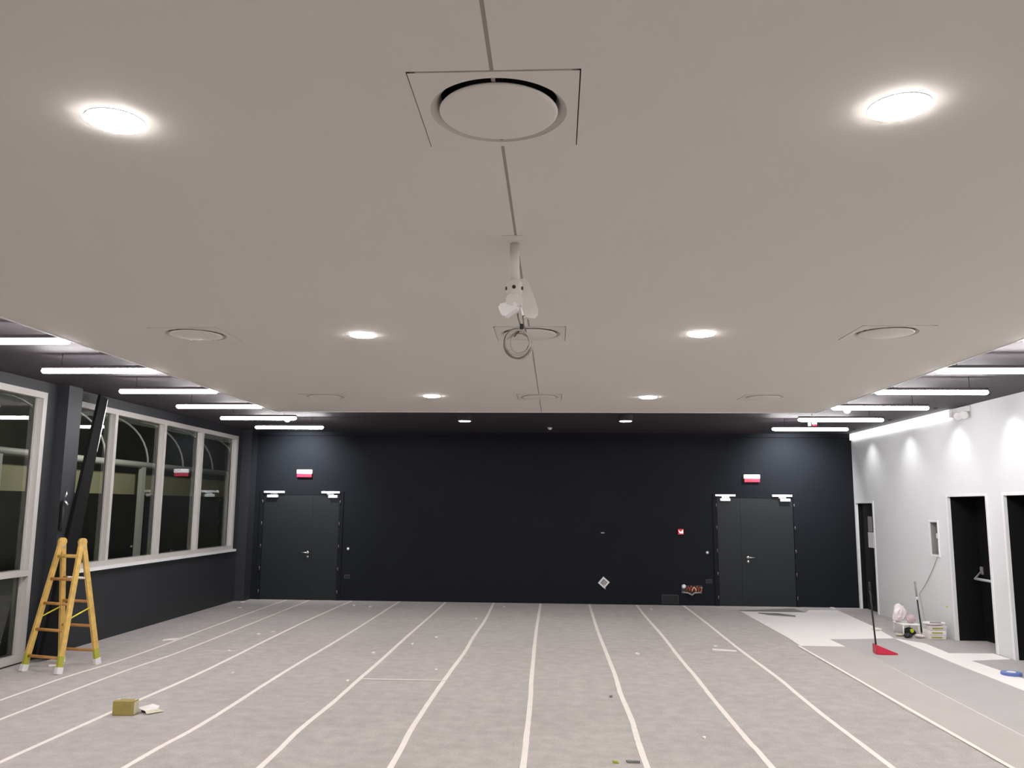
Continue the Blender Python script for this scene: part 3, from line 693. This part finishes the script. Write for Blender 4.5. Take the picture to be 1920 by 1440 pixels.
def flat(name, pts, m, lb, cat, z=.004, group=None, zb=.001):
    b = BM(); vs = [b.verts.new((x, y, z+random.uniform(0, .012))) for x, y in pts]; vb = [b.verts.new((x, y, zb)) for x, y in pts]
    b.faces.new(vs); b.faces.new(vb[::-1])
    for i in range(len(pts)): j = (i+1) % len(pts); b.faces.new((vs[i], vb[i], vb[j], vs[j]))
    return tag(obj(name, b, m), lb, cat, group)
flat('plastic_sheet', [(-5.80, 9.64), (-5.74, 9.70), (-5.62, 9.80), (-5.66, 9.72), (-5.70, 9.62), (-5.76, 9.58)], 'paper', 'crumpled white sheet on the carpet behind the ladder foot', 'sheet')

# ------------------------------------------------------------------ leaning black board and gear on the pier
t = thing('leaning_board', 'long black board leaning against the window behind the ladder', 'board', (-6.0, 9.95, 0))
p0, p1 = Vector((-.02, .02, .01)), Vector((-.035, .80, 3.25)); d = (p1-p0).normalized(); sx = Vector((0, 1, 0)); sx = (sx-d*sx.dot(d)).normalized(); nx = d.cross(sx)
def plank(w0, w1, t0, t1, off, a0=0, a1=1):
    b = BM(); vs = []
    for a, w_ in ((a0, w0), (a1, w1)):
        c_ = p0+(p1-p0)*a
        vs += [b.verts.new(c_+sx*(off+x*w_)+nx*y) for x, y in ((-1, t0), (1, t0), (1, t1), (-1, t1))]
    for f in ((0,1,2,3),(4,7,6,5),(0,4,5,1),(1,5,6,2),(2,6,7,3),(3,7,4,0)): b.faces.new([vs[i] for i in f])
    return b
obj('panel', plank(.17, .085, -.02, .02, 0), 'blackfoil', t)
obj('edge_strip', plank(.006, .006, -.022, .022, .098, .78, 1), 'steel', t, 'bright metal edge')
t = thing('cable_clamp', 'small chrome clamp with a black cable bundle on the dark pier', 'clamp', (XL+.132, 10.07, 1.55))
b = BM(); tube(b, [(.03, 0, .42), (.05, -.03, .44), (.07, -.04, .40), (.05, -.04, .37)], .012, 8); tube(b, [(.03, -.02, .33), (.06, -.04, .31), (.09, -.03, .27)], [.02, .014, .012], 8); obj('hook', b, 'steel', t)
b = BM(); rbox(b, 0, .05, -.04, .03, -.02, .32, .012); tube(b, [(.03, -.04, .3), (.05, -.05, .1), (.03, -.04, -.05), (.01, -.03, -.02)], .016, 8); obj('cable_bundle', b, 'blackrub', t)
# ------------------------------------------------------------------ carton and packet on the carpet
t = thing('cardboard_box', 'small ochre cardboard box on the tape line at the lower left', 'box', (-3.80, 7.54, 0), rotz=.06)
b = BM(); rbox(b, -.093, .093, -.05, .05, .0, .122, .004); obj('carton', b, 'box', t)
b = BM(); rbox(b, .0935, .097, -.045, .045, .008, .112, .001); obj('end_label', b, 'boxside', t)
b = BM(); slab(b, [(-.092, .01), (-.06, .01), (-.06, .05), (-.092, .05)], .1222, .124); slab(b, [(.07, .0), (.09, .0), (.09, .05), (.07, .05)], .1222, .124); obj('tape_patch', b, 'boxside', t)
t = thing('open_packet', 'flattened open packet, white and pale yellow, beside the ochre box', 'packet', (-3.63, 7.63, 0))
def sail(pts, zt, th):
    b = BM(); a = [b.verts.new((x, y, z)) for (x, y), z in zip(pts, zt)]; c_ = [b.verts.new((x, y, z-th)) for (x, y), z in zip(pts, zt)]
    b.faces.new(a); b.faces.new(c_[::-1])
    for i in range(len(pts)): j = (i+1) % len(pts); b.faces.new((a[i], c_[i], c_[j], a[j]))
    return b
obj('white_flap', sail([(-.10, -.01), (.0, -.07), (.07, .0), (.05, .10), (-.02, .11)], [.04, .03, .012, .035, .05], .004), 'paper', t)
obj('yellow_flap', sail([(.0, -.07), (.03, -.10), (.13, .02), (.07, .05)], [.03, .012, .012, .02], .004), 'boxside', t)
b = BM(); box(b, -.06, .01, -.03, .02, .001, .02, 0, Matrix.Rotation(-.45, 4, 'Z')); obj('dark_inside', b, 'blackrub', t)

# ------------------------------------------------------------------ red dustpan
t = thing('dustpan', 'red long handled dustpan standing on the light grey sheet', 'dustpan', (4.12, 11.32, .005))
b = BM()
prof = [(-.0, .0), (.27, -.02), (.27, .14), (.0, .2)]
lo = [b.verts.new(v) for v in ((0, 0, 0), (.10, -.03, 0), (.275, -.01, 0), (.26, .14, 0), (.02, .19, 0))]
hi = [b.verts.new(v) for v in ((0, 0, .12), (.10, -.02, .085), (.275, -.01, .015), (.26, .14, .015), (.02, .19, .12))]
b.faces.new(lo[::-1])
for i in range(5):
    j = (i+1) % 5; b.faces.new((lo[i], lo[j], hi[j], hi[i]))
b.faces.new((hi[0], hi[1], hi[2], hi[3], hi[4]))
bmesh.ops.bevel(b, geom=b.edges[:], offset=.008, segments=2, affect='EDGES')
obj('pan', b, 'red', t)
b = BM(); tube(b, [(.03, .09, .10), (.02, .12, .45), (.01, .15, .82)], .011, 10); obj('handle', b, 'blackrub', t)
b = BM(); tube(b, [(.011, .148, .80), (.009, .152, .90)], [.015, .013], 10); obj('grip', b, 'blackrub', t)
# ------------------------------------------------------------------ blue tape ring
t = thing('tape_roll', 'blue ring with a white centre lying near the right picture edge', 'tape roll', (5.165, 10.11, .006))
b = BM(); lathe(b, [(.05, 0), (.105, 0), (.11, .006), (.108, .028), (.1, .034), (.052, .034), (.048, .028), (.05, 0)], 40); obj('roll', b, 'blue', t)
b = BM(); lathe(b, [(0, .012), (.042, .012), (.0495, .036), (.043, .036), (.036, .008), (0, .008)], 32); obj('core', b, 'whiteplastic', t)

# ------------------------------------------------------------------ work clutter by the right wall
t = thing('low_table', 'low white folding table with things piled on it beside the pale wall', 'low table', (5.28, 13.2, 0))
b = BM(); rbox(b, -.14, .12, -.17, .20, .15, .175, .01); obj('table_top', b, 'film', t)
for x in (-.12, .10):
    for y in (-.15, .17):
        b = BM(); tube(b, [(x, y, .15), (x*1.08, y*1.08, .001)], .012, 8); obj('leg', b, 'whiteplastic', t)
def crumple(r, seed, sq=(1, 1, 1)):
    rnd = random.Random(seed); b = BM(); bmesh.ops.create_icosphere(b, subdivisions=3, radius=r)
    dirs = [(Vector((rnd.gauss(0, 1), rnd.gauss(0, 1), rnd.gauss(0, 1))).normalized(), rnd.uniform(-.35, .45)) for _ in range(14)]
    for v in b.verts:
        n_ = v.co.normalized(); s = 1
        for d_, a_ in dirs: s += a_*max(0, n_.dot(d_)-.6)*1.3
        s += rnd.uniform(-.09, .09); v.co = Vector((n_.x*r*s*sq[0], n_.y*r*s*sq[1], n_.z*r*s*sq[2]))
    zmin = min(v.co.z for v in b.verts)
    for v in b.verts: v.co.z -= zmin
    return b
b = crumple(.085, 3, (1.05, 1.0, 1.3)); o = tag(obj('plastic_bag', b, 'bag', loc=(5.17, 13.2, .175)), 'crumpled whitish plastic bag standing at the left end of the low table', 'plastic bag')
b = BM(); tube(b, [(-.03, 0, .17), (-.045, 0, .23), (-.02, .0, .25), (.0, 0, .18)], [.01, .018, .012, .01], 8); obj('bag_knot', b, 'bag', o)
b = BM(); tube(b, [(.02, 0, .17), (.05, 0, .22), (.07, .0, .24)], [.01, .018, .012], 8); obj('bag_knot', b, 'bag', o)
tag(obj('plastic_bag', crumple(.06, 8, (1, .9, 1.1)), 'bag2', loc=(5.30, 13.12, .175)), 'smaller pinkish crumpled bag on the low table beside the whitish one', 'plastic bag')
t = thing('tool_bag', 'black and lime green bag under the low white table', 'bag', (5.27, 13.12, 0))
obj('body', crumple(.07, 5, (1.2, .8, .75)), 'blackrub', t)
o = obj('lime_panel', crumple(.035, 6, (1, .7, .9)), 'limebag', t, loc=(.015, -.045, .035))
t = thing('shoe', 'dark shoe like bundle on the floor before the low table', 'bundle', (5.13, 12.84, 0)); obj('body', crumple(.045, 15, (1.2, 1, .7)), 'blackrub', t)
tag(obj('rag', crumple(.05, 12, (1.2, 1, .55)), 'bag', loc=(5.30, 12.84, .002)), 'pale rag on the floor before the low table', 'rag')
for k, (m, lb) in enumerate((('paper', 'bottom pale pack of the stack right of the low table'), ('film', 'middle pale pack of the stack right of the low table'), ('bag', 'top pale pack of the stack right of the low table'))):
    t = thing('tile_pack', lb, 'pack', (5.515+.006*k, 12.86, .002+.063*k), 'stacked pale packs by the wall', rotz=.03*k-.03)
    b = BM(); rbox(b, -.115, .115, -.13, .13, 0, .06, .004); obj('carton', b, m, t)
    b = BM(); box(b, -.09, .06, -.133, -.129, .018, .036); obj('strap', b, 'lime', t)
t = thing('tray', 'white oval tray lying on top of the pale packs', 'tray', (5.52, 12.86, .197))
b = BM(); lathe(b, [(0, 0), (.12, 0), (.15, .022), (.157, .024), (.155, .016), (.125, -.004)], 32, mtx=Matrix.Scale(.8, 4, (0, 1, 0)) @ Matrix.Translation((0, 0, .004))); obj('dish', b, 'film', t)
b = BM(); rbox(b, -.05, .1, -.03, .02, .012, .035, .006); obj('brush', b, 'dgrey', t)
t = thing('roller_pole', 'dark two piece pole standing upright behind the low table', 'pole', (5.56, 13.38, 0))
b = BM(); tube(b, [(0, 0, .002), (-.04, .0, .49)], .011, 10); obj('lower_pole', b, 'blackrub', t)
b = BM(); tube(b, [(-.04, 0, .49), (-.043, 0, .535)], .015, 10); obj('joint', b, 'whiteplastic', t)
b = BM(); tube(b, [(-.043, 0, .535), (-.06, 0, .76)], .013, 10); obj('upper_pole', b, 'dgrey', t)
b = BM(); tube(b, [(XR-.008, 13.12, 1.15), (XR-.012, 13.3, .95), (XR-.012, 13.55, .73), (XR-.03, 13.78, .54), (5.70, 13.6, .2), (5.66, 13.3, .006)], .006, 8)
tag(obj('loose_cable', b, 'cable'), 'thin grey cable drooping from the wall niche to the floor', 'cable')
t = thing('wall_mark', 'tiny yellow green tag stuck low on the pale wall', 'tag', (XR, 12.93, .44))
b = BM(); rbox(b, -.006, -.001, -.02, .02, -.012, .012, .002); obj('sticker', b, 'limebag', t)
tag(obj('rag', crumple(.06, 31, (1.3, .8, .35)), 'paper', loc=(4.93, 13.5, .006)), 'crumpled cream rag at the edge of the bright white sheet', 'rag')
tag(obj('rag', crumple(.05, 33, (1.3, .8, .4)), 'boxside', loc=(5.08, 13.0, .002)), 'crumpled beige wad between the white sheet and the low table', 'rag')

# ------------------------------------------------------------------ scraps on the carpet
SCR = [(-4.243, 12.146, .05, 'bright scrap left of the third tape line, left one of a pair'), (-4.121, 12.40, .05, 'bright scrap beside the third tape line, right one of a pair'), (-4.145, 10.79, .03, 'tiny scrap on the thin cross tape'),
 (-2.291, 10.803, .045, 'scrap left of the fifth tape line halfway down the room'), (-1.68, 12.124, .045, 'scrap between fifth and sixth tape lines, the farther one'), (-1.923, 11.543, .04, 'scrap close right of the fifth tape line'),
 (-2.19, 9.09, .04, 'scrap touching the left end of the short cross tape'), (-1.35, 9.79, .035, 'scrap just left of the sixth tape line above the cross tape'), (-1.30, 14.154, .035, 'scrap beside the far part of the sixth tape line'),
 (-.949, 15.898, .035, 'scrap right of the sixth tape line close to the back wall'), (1.044, 11.062, .06, 'white scrap lying alone between eighth and ninth tape lines'), (2.16, 11.79, .05, 'small white scrap above the white stick'),
 (1.212, 7.192, .03, 'round white crumb near the ninth tape line in the foreground'), (1.765, 15.82, .05, 'pinkish scrap near the back wall right of the ninth tape line'), (-3.55, 9.40, .03, 'crumb right of the third tape line'),
 (-5.95, 16.05, .08, 'scrap in the back left corner by the wall'), (-5.66, 15.156, .08, 'scrap a little before the back left corner'), (5.2, 16.4, .09, 'white lump at the foot of the back wall near the right corner'), (-3.72, 15.75, .06, 'scrap before the left double door, left of a pair'), (-3.4, 15.6, .06, 'scrap before the left double door, right of a pair')]
for k, (x, y, r_, lb) in enumerate(SCR):
    rnd = random.Random(k*7+1); n_ = 7
    pts = [(x+r_*.62*cos(2*pi*i/n_)*rnd.uniform(.6, 1.1), y+r_*cos(.4)*sin(2*pi*i/n_)*rnd.uniform(.6, 1.2)) for i in range(n_)]
    flat('paper_scrap', pts, 'paper', 'white paper '+lb, 'scrap', .006, 'white scraps left on the carpet')
flat('paper_scrap', [(-5.33, 11.46), (-5.2, 11.52), (-5.13, 11.62), (-5.16, 11.72), (-5.28, 11.6), (-5.35, 11.52)], 'paper', 'torn white strip on the first tape line', 'scrap', .006, 'white scraps left on the carpet')
flat('paper_scrap', [(2.07, 11.53), (2.36, 11.42), (2.36, 11.36), (2.06, 11.43)], 'paper', 'white stick like strip left of the tenth tape line', 'scrap', .008, 'white scraps left on the carpet')
flat('wood_chip', [(.535, 8.63), (.565, 8.63), (.56, 8.58), (.54, 8.58)], 'greysheet', 'tiny dark crumb left of the eighth tape line', 'chip', .006)
flat('wood_chip', [(.42, 6.49), (.46, 6.5), (.465, 6.45), (.425, 6.45)], 'lime', 'tiny yellow chip at the bottom edge of the photo', 'chip', .006)
flat('wood_chip', [(.52, 6.50), (.62, 6.485), (.62, 6.465), (.53, 6.47)], 'greysheet', 'thin dark sliver at the bottom edge beside the yellow chip', 'chip', .006)

# ------------------------------------------------------------------ outside the windows (night)
b = BM(); box(b, -40, XL-.3, -10, 60, -.25, -.15)
struct('floor_outside', b, 'concrete', 'dark yard outside the windows', 'ground')
t = thing('canopy', 'white pipe canopy with curved ribs seen dimly through the windows', 'canopy', (-12, 22, -.15))
b = BM(); tube(b, [(0, -14, 3.1), (0, 14, 3.1)], .09, 12); obj('pipe', b, 'outwhite', t)
b = BM(); box(b, -.35, -.25, -14, 14, 2.25, 2.85); obj('fascia', b, 'outbeige', t)
for k in range(11):
    y = -12+k*2.35; b = BM(); tube(b, [(-1.6+1.6*cos(a), y, 3.1+1.5*sin(a)) for a in [pi/2*i/10 for i in range(11)]], .03, 8); obj('rib', b, 'outwhite', t)
for k in range(4):
    y = -11+k*6.4; b = BM(); box(b, -.06, .06, y-.1, y+.1, .001, 3.05); obj('post', b, 'outwhite', t)
b = BM(); box(b, -17.2, -17, -5, 50, -.15, 5); tag(obj('outbuilding', b, 'outdark'), 'dark building beyond the canopy outside', 'building')
yl = bpy.data.lights.new('yard_lamp', 'AREA'); yl.shape = 'DISK'; yl.size = .5; yl.energy = 17; yl.color = (1, .98, .94)  # unseen source added so the canopy shows through the windows
q = bpy.data.objects.new('yard_lamp', yl); COL.objects.link(q); q.location = (-8.5, 20, 5.2)
q.rotation_euler = (Vector((-12, 21, 2.5))-q.location).to_track_quat('-Z', 'Y').to_euler()
